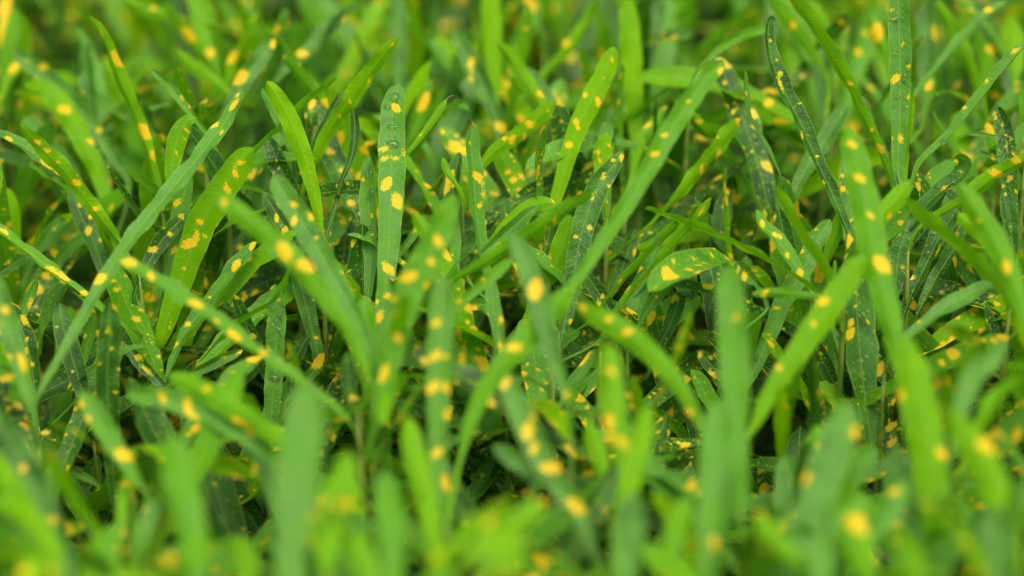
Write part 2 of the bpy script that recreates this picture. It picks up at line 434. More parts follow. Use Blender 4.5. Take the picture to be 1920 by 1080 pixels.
H([(1930,76),(1890,120),(1850,170),(1810,220),(1775,260),(1745,287),(1724,312),(1710,352)], 18, 1.0, 1.0, .35, .2, [(1905,98,3,10),(1848,155,4,8),(1805,200,4,6)], fold=.8, drops=[(1768,266,7,5)], key='fan')
H([(1616,180),(1636,225),(1656,272),(1674,318)], 11, 1.01, 1.0, .1, -.2, key='fan')
H([(1868,198),(1880,235),(1888,280),(1892,330),(1896,380),(1900,440)], 37, 1.0, 1.0, .12, .45, [(1864,210,4,4),(1880,238,4,4),(1888,257,4,4),(1897,267,4,4),(1887,278,4,4),(1893,332,6,7),(1880,345,5,6)],
  drops=[(1873,218,6,4),(1888,228,5,5),(1886,250,4,4),(1888,285,6,7),(1895,333,10,8),(1877,262,4,4)], wet=.8)
H([(1788,303),(1795,295),(1808,299),(1813,314),(1797,335),(1770,353),(1740,380),(1715,413),(1692,440),(1672,470)], 27, .99, 1.0, .12, .2, [(1795,303,8,8),(1805,320,4,4),(1775,350,4,8)], wet=.8, fold=.5, key='curl', drops=[(1782,345,5,9)])
H([(1940,292),(1890,315),(1860,335),(1830,357),(1790,387),(1740,415)], 28, .985, .98, .8, .2, [(1868,328,14,10),(1902,300,12,9),(1825,362,6,6)])
H([(1887,2),(1840,35),(1800,75),(1770,112),(1735,152),(1708,195)], 17, 1.07, 1.06, .35, .2)
H([(1438,54),(1400,63),(1360,83),(1325,112)], 20, 1.05, 1.05, .5, 0)
H([(1588,238),(1605,300),(1620,370),(1632,440),(1648,520),(1668,600),(1692,690),(1715,770)], 56, .935, .90, .55, .2, [(1598,272,10,9),(1613,335,11,10),(1653,497,16,19),(1632,400,8,8)], blunt=1.2)
H([(1588,195),(1555,250),(1520,302),(1492,355),(1475,405)], 33, 1.05, 1.03, .2, .2, [(1493,388,8,8)])
H([(1545,85),(1540,150),(1545,220)], 32, 1.1, 1.09, .1, .2, [(1518,108,7,8)])
H([(1755,0),(1785,55),(1815,115),(1840,180)], 30, 1.09, 1.08, .8, .2)
H([(1735,5),(1738,80),(1735,150),(1735,210)], 38, 1.11, 1.1, .15, .2, [(1760,60,8,16)])
H([(1388,222),(1350,270),(1310,320),(1270,368),(1235,405)], 27, 1.04, 1.03, .85, .3, [(1350,290,10,8),(1318,318,9,8),(1425,225,12,12)])
H([(1397,130),(1398,180),(1405,220),(1430,262),(1455,310)], 10, 1.02, 1.01, .3, .2)
H([(1440,-10),(1480,40),(1510,80),(1540,125)], 30, 1.1, 1.09, .7, .3, [(1488,50,9,9)])
H([(1630,30),(1645,65),(1660,100)], 36, 1.09, 1.09, .7, .3, [(1645,65,14,18)])
H([(1520,0),(1545,40),(1560,75)], 20, 1.12, 1.1, .7, .2)
H([(1890,30),(1900,80),(1905,140)], 50, 1.12, 1.11, .9, -.2)
H([(1835,60),(1850,120),(1830,180)], 30, 1.1, 1.1, .6, .3, [(1855,90,9,9)])
H([(1745,140),(1742,170),(1735,200)], 24, 1.08, 1.07, .5, .3, [(1741,160,9,16)])
H([(1850,230),(1858,255),(1862,300)], 24, 1.05, 1.05, .6, .3, [(1855,240,9,14)])
H([(1835,285),(1862,295),(1885,305)], 14, 1.02, 1.02, .4, .2, [(1860,295,7,5)])
H([(1810,250),(1840,252),(1865,256)], 9, 1.01, 1.01, .3, 0)
H([(1920,230),(1900,280),(1890,300)], 22, 1.01, 1.01, .3, .1)
H([(1290,120),(1330,85),(1370,50),(1410,10)], 20, 1.12, 1.12, .6, .2)
H([(1290,215),(1320,245),(1380,260),(1440,330)], 26, 1.06, 1.05, .8, .3)
# --- middle left
H([(14,352),(20,400),(25,450),(30,500)], 37, 1.05, 1.05, .95, .1, [(22,470,6,8)])
H([(-20,415),(30,455),(80,495),(130,532),(180,572),(235,615)], 17, .995, .99, .5, .3, [(95,505,5,14),(120,522,5,16),(155,548,6,10),(5,432,4,12)], fold=.5)
H([(62,478),(38,486),(10,505),(-20,525)], 27, 1.0, 1.0, .15, .1, [(15,492,4,8)])
H([(18,570),(35,602),(50,642),(60,690),(66,740)], 40, .99, .99, .0, .2, [(45,597,7,12),(33,608,4,4),(52,637,4,4),(38,635,3,3),(60,687,6,6),(50,662,4,10)])
H([(70,525),(60,548),(48,575),(40,600)], 22, 1.0, 1.0, .3, .1, [(58,565,4,12)])
H([(-10,515),(8,580),(25,640),(42,700),(58,760)], 42, .92, .91, .25, .3, [(9,578,10,10),(40,675,8,22),(12,680,6,8),(2,605,4,6)])
H([(112,568),(118,610),(130,652),(145,702),(162,760)], 46, .985, .98, .0, -.1, [(107,617,4,3),(135,693,4,4)], blunt=1.3, fold=.15)
H([(206,565),(206,620),(202,680),(202,740),(206,800),(212,880),(220,960)], 44, .955, .97, .08, .3, [(226,575,7,7),(217,735,6,6),(202,617,5,8),(209,655,5,5),(222,690,5,6),(186,680,4,4)])
H([(482,452),(455,482),(430,515),(405,547),(375,587),(345,627),(318,690)], 24, 1.0, .99, .25, .25, [(475,460,6,10),(442,502,7,14),(355,605,6,7),(330,645,5,8),(393,558,4,4)])
H([(352,398),(330,420),(300,455),(280,490),(262,525)], 34, 1.01, 1.0, .05, .3, [(288,464,10,8),(317,440,8,6),(341,408,8,7),(305,430,3,3)])
H([(356,325),(342,380),(335,430),(325,485),(312,530)], 34, 1.01, 1.01, .3, .3, [(332,382,8,8),(328,465,7,9)])
H([(205,490),(232,560),(258,612),(282,665),(302,730)], 52, 1.0, 1.0, .55, .5, [(255,597,9,8),(220,545,9,6),(212,525,7,4),(240,515,6,4),(285,640,5,3),(262,575,5,8)], fold=.2)
H([(135,350),(150,400),(170,440),(188,490),(205,540)], 34, 1.03, 1.02, .1, .3, [(168,437,9,9),(150,385,6,6),(175,405,6,7),(198,452,6,7)])
H([(515,533),(519,570),(518,620),(516,680),(512,740),(508,800),(503,860),(498,935)], 35, .99, .99, .36, .15, [(523,562,5,4),(503,600,3,5),(502,655,5,8),(508,542,4,4)],
  drops=[(512,575,8,5),(524,590,5,8),(520,600,6,6),(512,607,7,4),(523,617,6,5),(512,640,4,4),(514,705,9,6)], blunt=1.0, wet=.6, key='strap')
H([(212,478),(290,523),(367,573),(433,620),(500,670),(567,715),(640,775)], 27, .93, .90, .45, .25, [(240,490,9,14),(285,522,9,9),(365,568,8,16),(438,628,9,18),(490,660,7,10),(405,600,5,8)])
H([(403,362),(450,400),(500,440),(540,475),(580,520),(620,572),(662,630),(690,700)], 42, .905, .89, .6, .2, [(533,470,14,20),(572,495,16,16),(420,378,8,8),(590,500,10,10)])
H([(493,360),(512,390),(532,422),(552,458),(570,500)], 35, 1.0, 1.0, .05, .1, [(518,408,6,9),(532,434,10,11),(525,385,4,8)], drops=[(500,370,3,3),(498,400,3,3),(507,365,3,3)])
H([(512,330),(545,380),(575,430),(605,482),(635,535),(665,590),(690,650)], 46, .955, .93, .25, .25, [(553,385,8,9),(550,412,9,9),(585,410,8,10),(595,447,6,6),(640,505,5,6)])
H([(660,400),(635,412),(615,438),(605,480)], 58, 1.02, 1.02, .35, .6, [(640,402,16,3),(645,415,12,4),(615,438,9,5),(630,460,8,4)])
H([(455,656),(420,672),(385,690),(345,706),(305,728)], 20, .99, .99, .2, .2, [(448,660,4,8),(425,668,3,8),(360,705,4,8)], fold=.6)
H([(607,658),(592,690),(572,715),(545,740)], 22, .99, .99, .2, .1, [(597,680,10,18)])
H([(232,640),(260,678),(290,708),(322,742)], 24, .99, .99, .0, .1, [(258,668,7,8),(272,690,5,14)], wet=.8)
H([(120,405),(95,435),(72,468),(50,510)], 24, 1.06, 1.05, .3, .2, [(100,430,5,5)])
H([(170,440),(140,455),(110,490),(95,540)], 24, 1.05, 1.05, .3, .2)
H([(460,415),(430,440),(405,470)], 30, 1.04, 1.04, .1, .4, [(490,465,6,8)])
H([(545,470),(570,560),(590,640),(605,700)], 34, 1.01, 1.01, .15, .3)
H([(580,628),(565,650),(550,690),(545,730)], 24, 1.0, 1.0, .0, .1)
H([(420,560),(380,640),(330,690)], 22, 1.03, 1.03, .3, .4)
H([(545,500),(520,560),(455,600),(400,650)], 14, .99, .99, .6, 0)
H([(20,755),(40,720),(15,700),(-15,690)], 40, .93, .93, .5, .3, [(15,710,14,10)])
H([(180,590),(165,640),(150,700)], 20, 1.0, 1.0, .5, .3)
# --- middle
H([(852,365),(832,420),(802,480),(770,540),(745,620),(722,720),(705,800)], 58, .91, .90, .5, .25, [(823,448,13,10),(768,518,14,13),(808,492,10,9),(745,632,12,12),(720,702,9,20),(735,560,8,8),(800,540,9,9)])
H([(830,515),(828,580),(825,660),(822,740),(822,830),(826,900),(834,980)], 47, .895, .88, .3, .2, [(818,602,11,9),(815,668,14,10),(812,728,14,12),(838,728,10,12),(842,775,11,12),(820,845,13,11),(840,905,14,17),(836,665,7,8)], blunt=1.1)
H([(963,440),(985,490),(1005,542),(1020,600),(1040,672),(1060,740)], 45, .91, .89, .2, .0, [(1005,545,16,20),(1160,720,10,10)], blunt=1.2)
H([(1075,540),(1020,600),(962,660),(920,712),(888,775),(868,840)], 44, .905, .89, .6, .2, [(964,652,14,12),(1010,590,8,8)])
H([(1112,362),(1060,395),(1005,430),(950,465),(900,497),(850,525)], 29, .965, .955, .6, .2, [(1042,412,6,6),(1025,425,4,4)])
H([(1008,386),(985,405),(955,432),(925,458),(895,485)], 27, 1.0, 1.0, .25, .1, [(930,462,4,10)], fold=.55)
H([(960,485),(920,520),(890,545),(865,567),(838,595)], 23, .945, .94, .5, .2, [(862,560,9,8),(908,522,5,5)])
H([(1068,402),(1062,440),(1047,485),(1030,530)], 50, 1.01, 1.01, .75, .1, [(1031,478,7,8)])
H([(1098,512),(1120,545),(1140,577),(1158,612)], 36, 1.0, 1.0, .0, .1, [(1130,556,5,6),(1124,572,5,8)])
H([(1209,391),(1250,405),(1300,425),(1350,445),(1400,468),(1450,495),(1500,525),(1545,560)], 13, .985, .97, .75, -.3, drops=[(1290,423,4,3),(1335,440,4,3),(1240,402,3,2)], key='thin')
H([(1334,371),(1310,405),(1280,440),(1240,485),(1190,540),(1150,592)], 15, .985, .97, .7, .3, [(1315,398,4,10),(1225,510,5,12),(1200,540,5,10)])
H([(1278,410),(1250,440),(1210,482),(1165,527),(1130,572)], 14, .985, .98, .7, .2, [(1160,530,4,8)])
H([(1209,505),(1195,532),(1175,557),(1148,592)], 20, .99, .99, .3, .2, [(1175,538,7,9),(1198,525,4,6)])
H([(1284,506),(1255,528),(1228,560),(1205,595)], 30, .99, .99, .4, .2, [(1255,520,3,12),(1228,560,4,6)])
H([(878,578),(905,570),(928,590),(938,635)], 27, .98, .98, .3, .3, [(888,576,9,8),(915,590,4,5)])
H([(1140,643),(1143,700),(1150,762),(1160,822),(1172,890)], 52, .865, .85, .75, .2, [(1146,700,10,10),(1140,788,14,14),(1132,828,14,14),(1172,840,12,16)])
H([(1082,573),(1140,605),(1190,637),(1240,682),(1282,735),(1315,800)], 43, .905, .89, .75, .15, [(1180,625,13,9),(1095,580,8,8),(1140,598,8,8),(1272,782,12,12)])
H([(918,515),(925,570),(935,622),(942,670)], 30, .965, .96, .3, .4, [(940,602,7,9),(938,650,6,12)])
H([(975,400),(1015,395),(1030,430),(1020,470)], 24, 1.02, 1.02, .1, .3)
H([(945,380),(950,405),(955,430)], 26, 1.02, 1.02, .1, .1, [(952,406,5,5)])
H([(790,415),(775,440),(758,465),(740,490)], 16, 1.0, 1.0, .3, .2, [(780,430,4,8)])
H([(885,640),(905,655),(925,670)], 14, .99, .99, .1, .3, [(905,652,7,12)])
H([(1190,430),(1175,480),(1160,520),(1140,560)], 30, 1.03, 1.03, .1, .3, [(1200,480,6,8)])
H([(1240,440),(1215,500),(1180,560)], 30, 1.02, 1.02, .25, .3)
H([(1115,655),(1095,690),(1070,720),(1050,760)], 22, .98, .98, .3, .1, [(1095,672,7,22)])
H([(775,400),(800,440),(820,500)], 30, .95, .95, .8, .1)
H([(650,660),(655,720),(670,790)], 30, .93, .93, .1, .3)
H([(680,560),(690,640),(700,720)], 44, .94, .93, .5, .3, [(650,720,8,8)])
# --- middle right
H([(1556,411),(1537,440),(1516,480),(1500,515),(1470,562),(1447,620),(1420,682),(1392,735)], 37, 1.0, .99, .36, .1, [(1513,450,6,5),(1492,470,7,6),(1455,582,8,5),(1460,575,6,4),(1530,430,4,3)], blunt=1.1, wet=.4, drops=[(1415,668,7,5),(1430,640,5,4)], key='pale')
H([(1418,393),(1430,420),(1455,447),(1480,482),(1500,512),(1518,540)], 27, .99, .98, .4, .25, [(1430,424,6,8),(1453,442,6,6),(1463,448,4,5),(1502,518,8,10),(1478,485,5,8)])
H([(1455,352),(1475,395),(1495,432),(1520,467),(1547,510),(1567,570)], 21, .97, .96, .85, -.1, [(1493,432,3,3)])
H([(1622,478),(1585,530),(1550,582),(1515,632),(1480,682),(1445,735),(1415,800)], 50, .915, .90, .8, .1, [(1545,562,12,11),(1527,605,8,8),(1460,690,8,9)])
H([(1362,495),(1370,560),(1375,640),(1378,720),(1380,800),(1386,890),(1390,960)], 58, .88, .86, .45, -.1, [(1380,600,6,8)], blunt=1.1)
H([(1410,552),(1450,548),(1500,552),(1552,560)], 19, .955, .95, .55, .2, [(1433,549,8,7)])
H([(1772,358),(1742,400),(1712,442),(1692,482),(1672,542),(1658,598)], 31, 1.0, .99, .08, .3, [(1672,450,9,12),(1690,432,6,10)], wet=1, fold=.45)
H([(1805,375),(1765,440),(1735,500),(1705,562),(1690,610)], 29, .995, .99, .05, .35, [(1775,480,5,14),(1693,505,6,6)], wet=1, fold=.4)
H([(1838,398),(1795,460),(1755,522),(1725,580)], 26, 1.0, .99, .05, .3, [(1788,440,6,12)], wet=1, fold=.4)
H([(1700,430),(1685,480),(1680,530),(1670,570)], 40, .99, .99, .15, .3, [(1693,505,6,6)], wet=1)
H([(1695,373),(1740,415),(1790,456),(1840,502),(1890,562),(1935,625)], 27, .945, .93, .75, .1, [(1795,485,5,5)])
H([(1798,343),(1830,395),(1860,442),(1890,505),(1918,580),(1935,650)], 46, .92, .90, .6, .1, [(1890,506,10,15),(1835,412,6,6)], blunt=1.2)
H([(1705,340),(1683,372),(1655,400),(1625,435)], 40, .955, .95, .85, -.1, [(1670,410,8,8)])
H([(1888,640),(1852,678),(1822,712),(1802,765),(1790,825)], 43, .875, .86, .3, -.1, [(1740,640,1,1)])
H([(1308,656),(1328,678),(1350,702),(1372,735)], 36, 1.0, 1.0, .0, .2, [(1314,665,8,5),(1332,670,5,5),(1330,700,10,6),(1345,712,8,12)])
H([(1865,528),(1812,556),(1752,592),(1690,642)], 30, .965, .95, .35, .2, [(1720,590,6,6)], wet=.8)
H([(1850,565),(1870,610),(1885,650),(1895,700)], 34, 1.0, 1.0, .0, .4, [(1870,575,8,5),(1885,610,6,6),(1893,685,6,5)], wet=.8)
H([(1566,487),(1565,512),(1563,545)], 8, .985, .985, .5, -.4)
H([(1795,400),(1830,430),(1860,460),(1880,500)], 36, .96, .95, .9, 0)
H([(1770,470),(1780,530),(1775,600)], 34, 1.02, 1.02, .2, .2)
H([(1640,640),(1650,680),(1660,720)], 40, 1.0, 1.0, .0, .5, [(1650,690,10,12)])
H([(1530,650),(1555,700),(1580,750)], 34, .99, .99, .05, .4)
H([(1280,540),(1260,600),(1230,660)], 30, 1.0, 1.0, .1, .3)
H([(1590,380),(1565,440),(1545,500)], 30, 1.03, 1.03, .7, .1)
H([(1885,350),(1895,420),(1900,480)], 36, 1.0, 1.0, .1, .2)
H([(1400,480),(1395,560),(1400,640)], 36, 1.03, 1.03, .2, .3)
H([(1460,390),(1470,440),(1490,500)], 40, 1.01, 1.01, .05, .2, [(1453,410,4,5)])
H([(1380,490),(1395,510),(1415,530)], 36, .98, .98, .2, .2, [(1394,516,9,7),(1383,505,6,4)])
H([(1930,150),(1905,300),(1905,380)], 12, 1.03, 1.03, .6, 0)
# --- lower part: near, blurred, and dark leaves deep between
H([(574,715),(571,780),(563,840),(556,912),(549,985),(545,1065),(543,1140)], 82, .815, .79, .35, -.4, blunt=1.0)
H([(318,812),(333,880),(349,950),(364,1020),(372,1100)], 70, .815, .79, .55, -.1, blunt=1.0)
H([(-10,775),(35,850),(75,932),(107,1003),(132,1090)], 56, .875, .85, .1, .1, [(100,977,11,11),(45,880,9,9)])
H([(-20,935),(50,970),(92,1022),(112,1090)], 50, .82, .80, .85, .1, [(60,1070,18,10)])
H([(238,738),(300,745),(360,762),(420,792),(480,832),(532,885)], 42, .905, .89, .35, .2, [(350,762,18,10),(303,746,12,8),(487,793,14,12),(365,790,9,8)])
H([(318,700),(380,732),(440,768),(500,805),(562,855)], 44, .905, .88, .7, .2, [(440,818,10,22),(385,728,9,8)])
H([(152,735),(188,790),(220,842),(262,905)], 42, .905, .89, .4, .3, [(235,857,15,18),(110,787,10,8),(82,845,9,9)])
H([(438,768),(480,850),(512,932),(532,1010)], 36, .905, .89, .2, .1, [(452,895,7,12)])
H([(370,800),(410,870),(450,940),(490,1000)], 62, .985, .98, .0, .3, [(430,910,4,4),(455,935,5,4)])
H([(185,855),(162,900),(132,950)], 38, 1.0, 1.0, .2, .1, [(133,915,4,8)], wet=1)
H([(188,885),(190,925),(196,975)], 26, .99, .99, .0, .1, [(187,920,9,6),(188,932,5,3),(190,950,9,6)])
H([(120,872),(150,890),(178,905)], 20, .98, .98, .3, .1)
H([(725,885),(731,950),(736,1020),(740,1100)], 58, .815, .79, .5, 0, [(770,940,5,5)], blunt=1.0)
H([(762,780),(780,860),(796,932),(811,1003),(822,1090)], 46, .865, .84, .85, .1, [(768,935,8,8)])
H([(652,845),(640,905),(622,985),(610,1070)], 64, .81, .79, .8, .1, [(655,940,12,10)])
H([(945,700),(980,780),(1010,850),(1050,912),(1087,962),(1112,1035)], 50, .885, .86, .2, .1, [(948,718,14,9),(990,810,14,16),(1003,845,12,10),(1035,874,22,15),(1085,955,13,22),(1005,778,9,9),(1060,755,8,8)])
H([(925,835),(962,860),(1000,885),(1045,915)], 36, .88, .87, .2, .1)
H([(1185,925),(1180,1000),(1176,1100)], 66, .81, .79, .2, .0, blunt=1.1)
H([(965,985),(945,1040),(922,1110)], 86, .785, .77, .85, .1, blunt=1.0)
H([(1025,940),(975,975),(920,1010),(880,1050)], 50, .83, .82, .8, .2, [(1022,940,12,11)])
H([(1346,752),(1345,830),(1340,902),(1331,985),(1325,1090)], 66, .845, .82, .4, -.1, [(1345,1030,16,18)], blunt=1.0)
H([(1592,755),(1572,820),(1542,900),(1512,982),(1480,1070)], 76, .845, .82, .25, .1, [(1605,820,14,14),(1500,900,12,14)], blunt=1.0)
H([(1698,630),(1720,740),(1740,852),(1752,970),(1760,1060)], 74, .87, .85, .8, .1, [(1680,740,11,11),(1765,845,12,13)])
H([(1775,770),(1840,862),(1882,962),(1905,1070)], 66, .83, .81, .85, .2, [(1870,830,22,18),(1850,1000,12,12)])
H([(1862,950),(1871,1030),(1880,1110)], 66, .80, .79, .2, 0, blunt=1.0)
H([(1935,712),(1882,740),(1842,792),(1812,858)], 30, .875, .86, .75, 0)
H([(1150,780),(1200,852),(1262,922),(1332,1002),(1385,1070)], 36, .915, .89, .3, .1)
H([(1215,760),(1195,850),(1170,950),(1155,1060)], 44, .85, .83, .85, .1)
H([(1588,950),(1610,1020),(1632,1100)], 66, .815, .8, .7, .1, [(1607,985,18,22)])
H([(1420,960),(1450,1010),(1500,1060)], 50, .82, .81, .8, .2, [(1500,905,10,10)])
H([(1700,900),(1670,960),(1630,1010),(1600,1060)], 44, .85, .84, .3, .1, [(1675,920,12,10)])
H([(850,790),(890,800),(930,770),(960,720)], 34, .93, .93, .2, .2, [(880,850,7,12)])
H([(905,850),(935,890),(960,930)], 40, .985, .98, .1, .5)
H([(880,960),(900,900),(930,850)], 30, .98, .98, .2, .5)
H([(1290,720),(1300,780),(1310,850)], 36, 1.0, 1.0, .0, .5)
H([(1545,760),(1550,800),(1560,850)], 34, 1.0, 1.0, .0, .6, [(1540,792,8,6),(1545,773,6,4)])
H([(1670,790),(1680,830),(1690,880)], 60, .985, .98, .0, .5, [(1672,800,14,8),(1672,827,12,8),(1695,845,9,8)])
H([(1425,870),(1440,920),(1450,980)], 40, .99, .99, .0, .5)
H([(1250,780),(1230,830),(1215,880)], 40, .97, .97, .1, .5)
H([(60,860),(30,920),(0,980)], 40, .95, .95, .1, .4)
H([(410,920),(395,950),(385,975)], 22, .985, .985, .1, .2, [(400,935,7,18)])
H([(300,930),(270,990),(250,1060)], 36, .88, .87, .3, .3)
H([(180,1000),(200,1040),(220,1090)], 44, .84, .83, .6, .2)
H([(440,1010),(460,1050),(470,1100)], 60, .82, .81, .8, .2)
H([(660,1000),(680,1050),(700,1100)], 60, .80, .79, .7, .1)
H([(1050,990),(1020,1040),(1000,1090)], 36, .93, .92, .1, .3, [(1010,1010,9,18)])
H([(1100,790),(1120,850),(1140,910)], 40, .9, .89, .85, .1)
H([(1700,1000),(1710,1050),(1715,1110)], 60, .81, .80, .8, .1)
H([(70,1040),(60,1070),(50,1110)], 60, .79, .78, .9, .3, [(40,1075,20,12)])
H([(1290,930),(1270,990),(1250,1060)], 50, .83, .82, .7, .1)
H([(1530,1000),(1540,1050),(1545,1110)], 60, .81, .8, .3, .1)

# ------------------------------------------------------------------ build the traced leaves
GW, GH = 480, 270
HDEPTH = np.full((GH + 2, GW + 2), 1e-6)          # farthest traced leaf surface at a spot of the photograph
def to3(h):
    P = np.array(h['pts'], float)
    seg = np.concatenate([[0], np.cumsum(np.linalg.norm(np.diff(P, axis=0), axis=1))])
    d = h['d0'] + (h['d1'] - h['d0']) * seg / seg[-1]
    return np.array([at(x, y, dd) for (x, y), dd in zip(P, d)])

def build_strip(h, k):
    rs = random.Random(k * 7 + 1)
    P3 = to3(h)
    # leave the blade narrowing into a short stalk that reaches down to the stem
    tan = P3[-1] - P3[-2]; tan /= np.linalg.norm(tan)
    blade_len = np.linalg.norm(np.diff(P3, axis=0), axis=1).sum()
    down = np.array([0, 0, -1.0])
    Pext = [P3[-1] + (tan * .7 + down * .3) * 0.010, P3[-1] + (tan * .45 + down * .55) * 0.022]
    Pext = [p if p[2] > 0.03 else np.array([p[0], p[1], 0.03]) for p in Pext]
    allp = np.vstack([P3, Pext])
    n = int(min(64, max(22, blade_len / 0.0022)))
    C, Ln = smooth_curve(allp, n)
    dm = (h['d0'] + h['d1']) / 2
    wv = h['w'] * dm * D0 / FPX            # visible width in metres
    real = wv; roll = 0.0
    lo = 0.0088 if h['w'] > 19 else 0.0062
    if wv < lo and blade_len > 0.045:
        real = lo; roll = math.acos(max(0.30, wv / lo)); real = wv / math.cos(roll)
    T = np.gradient(C, axis=0); T /= np.linalg.norm(T, axis=1)[:, None]
    view = CAM - C; view /= np.linalg.norm(view, axis=1)[:, None]
    Nc = view - (view * T).sum(1)[:, None] * T
    Nc /= np.linalg.norm(Nc, axis=1)[:, None]
    face = h.get('face') or ('D' if h['y'] > .5 else 'U')
    best = None
    for sg in (1, -1):
        a = roll * sg
        N = Nc * math.cos(a) + np.cross(T, Nc) * math.sin(a)
        if face == 'D': N = -N
        if best is None or N[:, 2].mean() > best[0]: best = (N[:, 2].mean(), N)
    N = best[1]
    # gentle twist along the blade
    tw = rs.uniform(-.25, .25) * math.cos(roll) ** 2 * np.linspace(-1, 1, n)
    N = N * np.cos(tw)[:, None] + np.cross(T, N) * np.sin(tw)[:, None]
    arc = np.concatenate([[0], np.cumsum(np.linalg.norm(np.diff(C, axis=0), axis=1))]) / blade_len
    tt = np.clip(arc, 0, 1)
    prof = width_profile(tt, blade_len, real, h.get('blunt', rs.uniform(.9, 1.5)), .42)
    pet = np.clip((arc - .94) / .10, 0, 1)
    hw = real / 2 * prof * (1 - pet) + pet * 0.0011
    hw = np.maximum(hw, 0.0002)
    st = Strip(C, N, hw, h.get('fold', rs.uniform(.14, .38)), rs.uniform(.0004, .0011), rs.random())
    return st, real

leaf_specs = []
for k, h in enumerate(HEROES):
    st, real = build_strip(h, k)
    # traced spots: pixels -> centimetres on the blade
    xs, ys, ds = proj(st.C)
    own = []
    bx, by, _ = proj(st.C + st.B * 0.004)
    for (x, y, ru, rv) in h['sp']:
        i = int(np.argmin((xs - x) ** 2 + (ys - y) ** 2))
        bvec = np.array([bx[i] - xs[i], by[i] - ys[i]])
        bl = np.linalg.norm(bvec) + 1e-6
        wpx = max(bl / 0.004 * st.hw[i], 1e-6)
        s = np.dot([x - xs[i], y - ys[i]], bvec / bl) / wpx
        s = float(np.clip(s, -.95, .95))
        pxm = ds[i] * D0 / FPX * 100          # cm per pixel
        own.append((s * st.hw[i] * 100, st.len[i] * 100, ru * pxm * st.hw[i] / (wpx * pxm / 100), rv * pxm))
    leaf_specs.append((h, st, own))
    for i in range(len(st.C)):
        for s in np.linspace(-1, 1, 9):
            x, y, d = proj(st.pt(i, s))
            gx, gy = int(x / 4), int(y / 4)
            if 0 <= gx < GW and 0 <= gy < GH:
                HDEPTH[gy, gx] = max(HDEPTH[gy, gx], d)

# ------------------------------------------------------------------ shoots: stems that carry the traced leaves
shoots = []       # dict(xy, z, leaves)
for idx, (h, st, own) in enumerate(leaf_specs):
    e = st.C[-1]
    hit = None
    for s_ in shoots:
        if math.hypot(s_['xy'][0] - e[0], s_['xy'][1] - e[1]) < 0.026 and abs(s_['z'] - e[2]) < .07 and len(s_['leaves']) < 7:
            hit = s_; break
    if hit is None:
        hit = dict(xy=np.array([e[0], e[1]]), z=e[2], leaves=[])
        shoots.append(hit)
    hit['leaves'].append(idx)
    hit['z'] = max(hit['z'], e[2])

def stem_mesh(zt, lean, zcut):
    """tapered stem with swollen nodes, base on the soil at the origin"""
    V = []; F = []
    n, m = 15, 7
    for i in range(n):
        a = i / (n - 1)
        f = min(1, (zcut + .012) / (zt + .012))
        r = 0.0021 * (1 - .5 * a) * (1 + .22 * (i % 3 == 0)) * (1 if i < n - 1 else .35)
        a *= f
        cx = lean[0] * a * a; cy = lean[1] * a * a
        for j in range(m):
            an = 2 * math.pi * j / m
            V.append((cx + r * math.cos(an), cy + r * math.sin(an), -0.012 + (zt + 0.012) * a))
    for i in range(n - 1):
        for j in range(m):
            F.append((i * m + j, i * m + (j + 1) % m, (i + 1) * m + (j + 1) % m, (i + 1) * m + j))
    F.append(tuple((n - 1) * m + j for j in range(m)))
    F.append(tuple(reversed(range(m))))
    return mesh_from('stem', V, F, M_STEM)

def stem_xy(s, z):
    a = max(0, (z + .012) / (s['zt'] + .012))
    return s['xy0'] + s['lean'] * a * a

# --- library of blades for the remaining leaves
LIB = []
LIBW = 0.0122
for k in range(14):
    rs = random.Random(900 + k)
    L = 0.10
    curv = rs.uniform(-.5, 1.1)
    n = 20
    q = np.linspace(0, 1, n)
    arc = 1 - ((0.35 * q + 0.65 * q ** 1.9))[::-1]       # base 0 .. tip 1, closer rows at the tip
    ang = arc ** 1.3 * curv
    side = rs.uniform(-.25, .25)
    dirs = np.stack([np.cos(ang), np.sin(side * arc), -np.sin(ang)], 1)
    C = np.vstack([[[0, 0, 0.0]], np.cumsum(dirs[:-1] * (np.diff(arc) * L)[:, None], axis=0)])
    C = C[::-1].copy(); ang = ang[::-1]; tt = 1 - arc[::-1]  # tip first
    N = np.stack([np.sin(ang), np.zeros(n), np.cos(ang)], 1)
    T = np.gradient(C, axis=0); T /= np.linalg.norm(T, axis=1)[:, None]
    tw = rs.uniform(-.7, .7) * (1 - tt)
    N = N * np.cos(tw)[:, None] + np.cross(T, N) * np.sin(tw)[:, None]
    w = LIBW * rs.uniform(.8, 1.3)
    hw = w / 2 * width_profile(tt, L, w, rs.uniform(.9, 1.8), .30)
    hw = np.maximum(hw, .0002); hw[-1] = .0010; hw[-2] = .0016
    st = Strip(C, N, hw, rs.uniform(.1, .5), rs.uniform(.0004, .0012), rs.random())
    me = st.mesh('leaf_blade', 5)
    SP = np.array([st.pt(i, s) for i in range(0, n, 2) for s in (-.9, 0, .9)])
    LIB.append((me, SP, st))

def leaf_matrix(loc, az, el, roll, sc):
    return (Matrix.Translation(loc) @ Matrix.Rotation(az, 4, 'Z') @ Matrix.Rotation(-el, 4, 'Y')
            @ Matrix.Rotation(roll, 4, 'X') @ Matrix.Scale(sc, 4))

def blocked(M4, SP, near_ok=.06):
    A = np.array(M4)
    Q = SP @ A[:3, :3].T + A[:3, 3]
    if Q[:, 2].min() < 0.004: return True, Q
    x, y, d = proj(Q)
    gx = np.clip((x / 4).astype(int), -1, GW); gy = np.clip((y / 4).astype(int), -1, GH)
    hd = HDEPTH[gy, gx]
    bad = (d < hd - 0.002)
    return bad.mean() > near_ok, Q

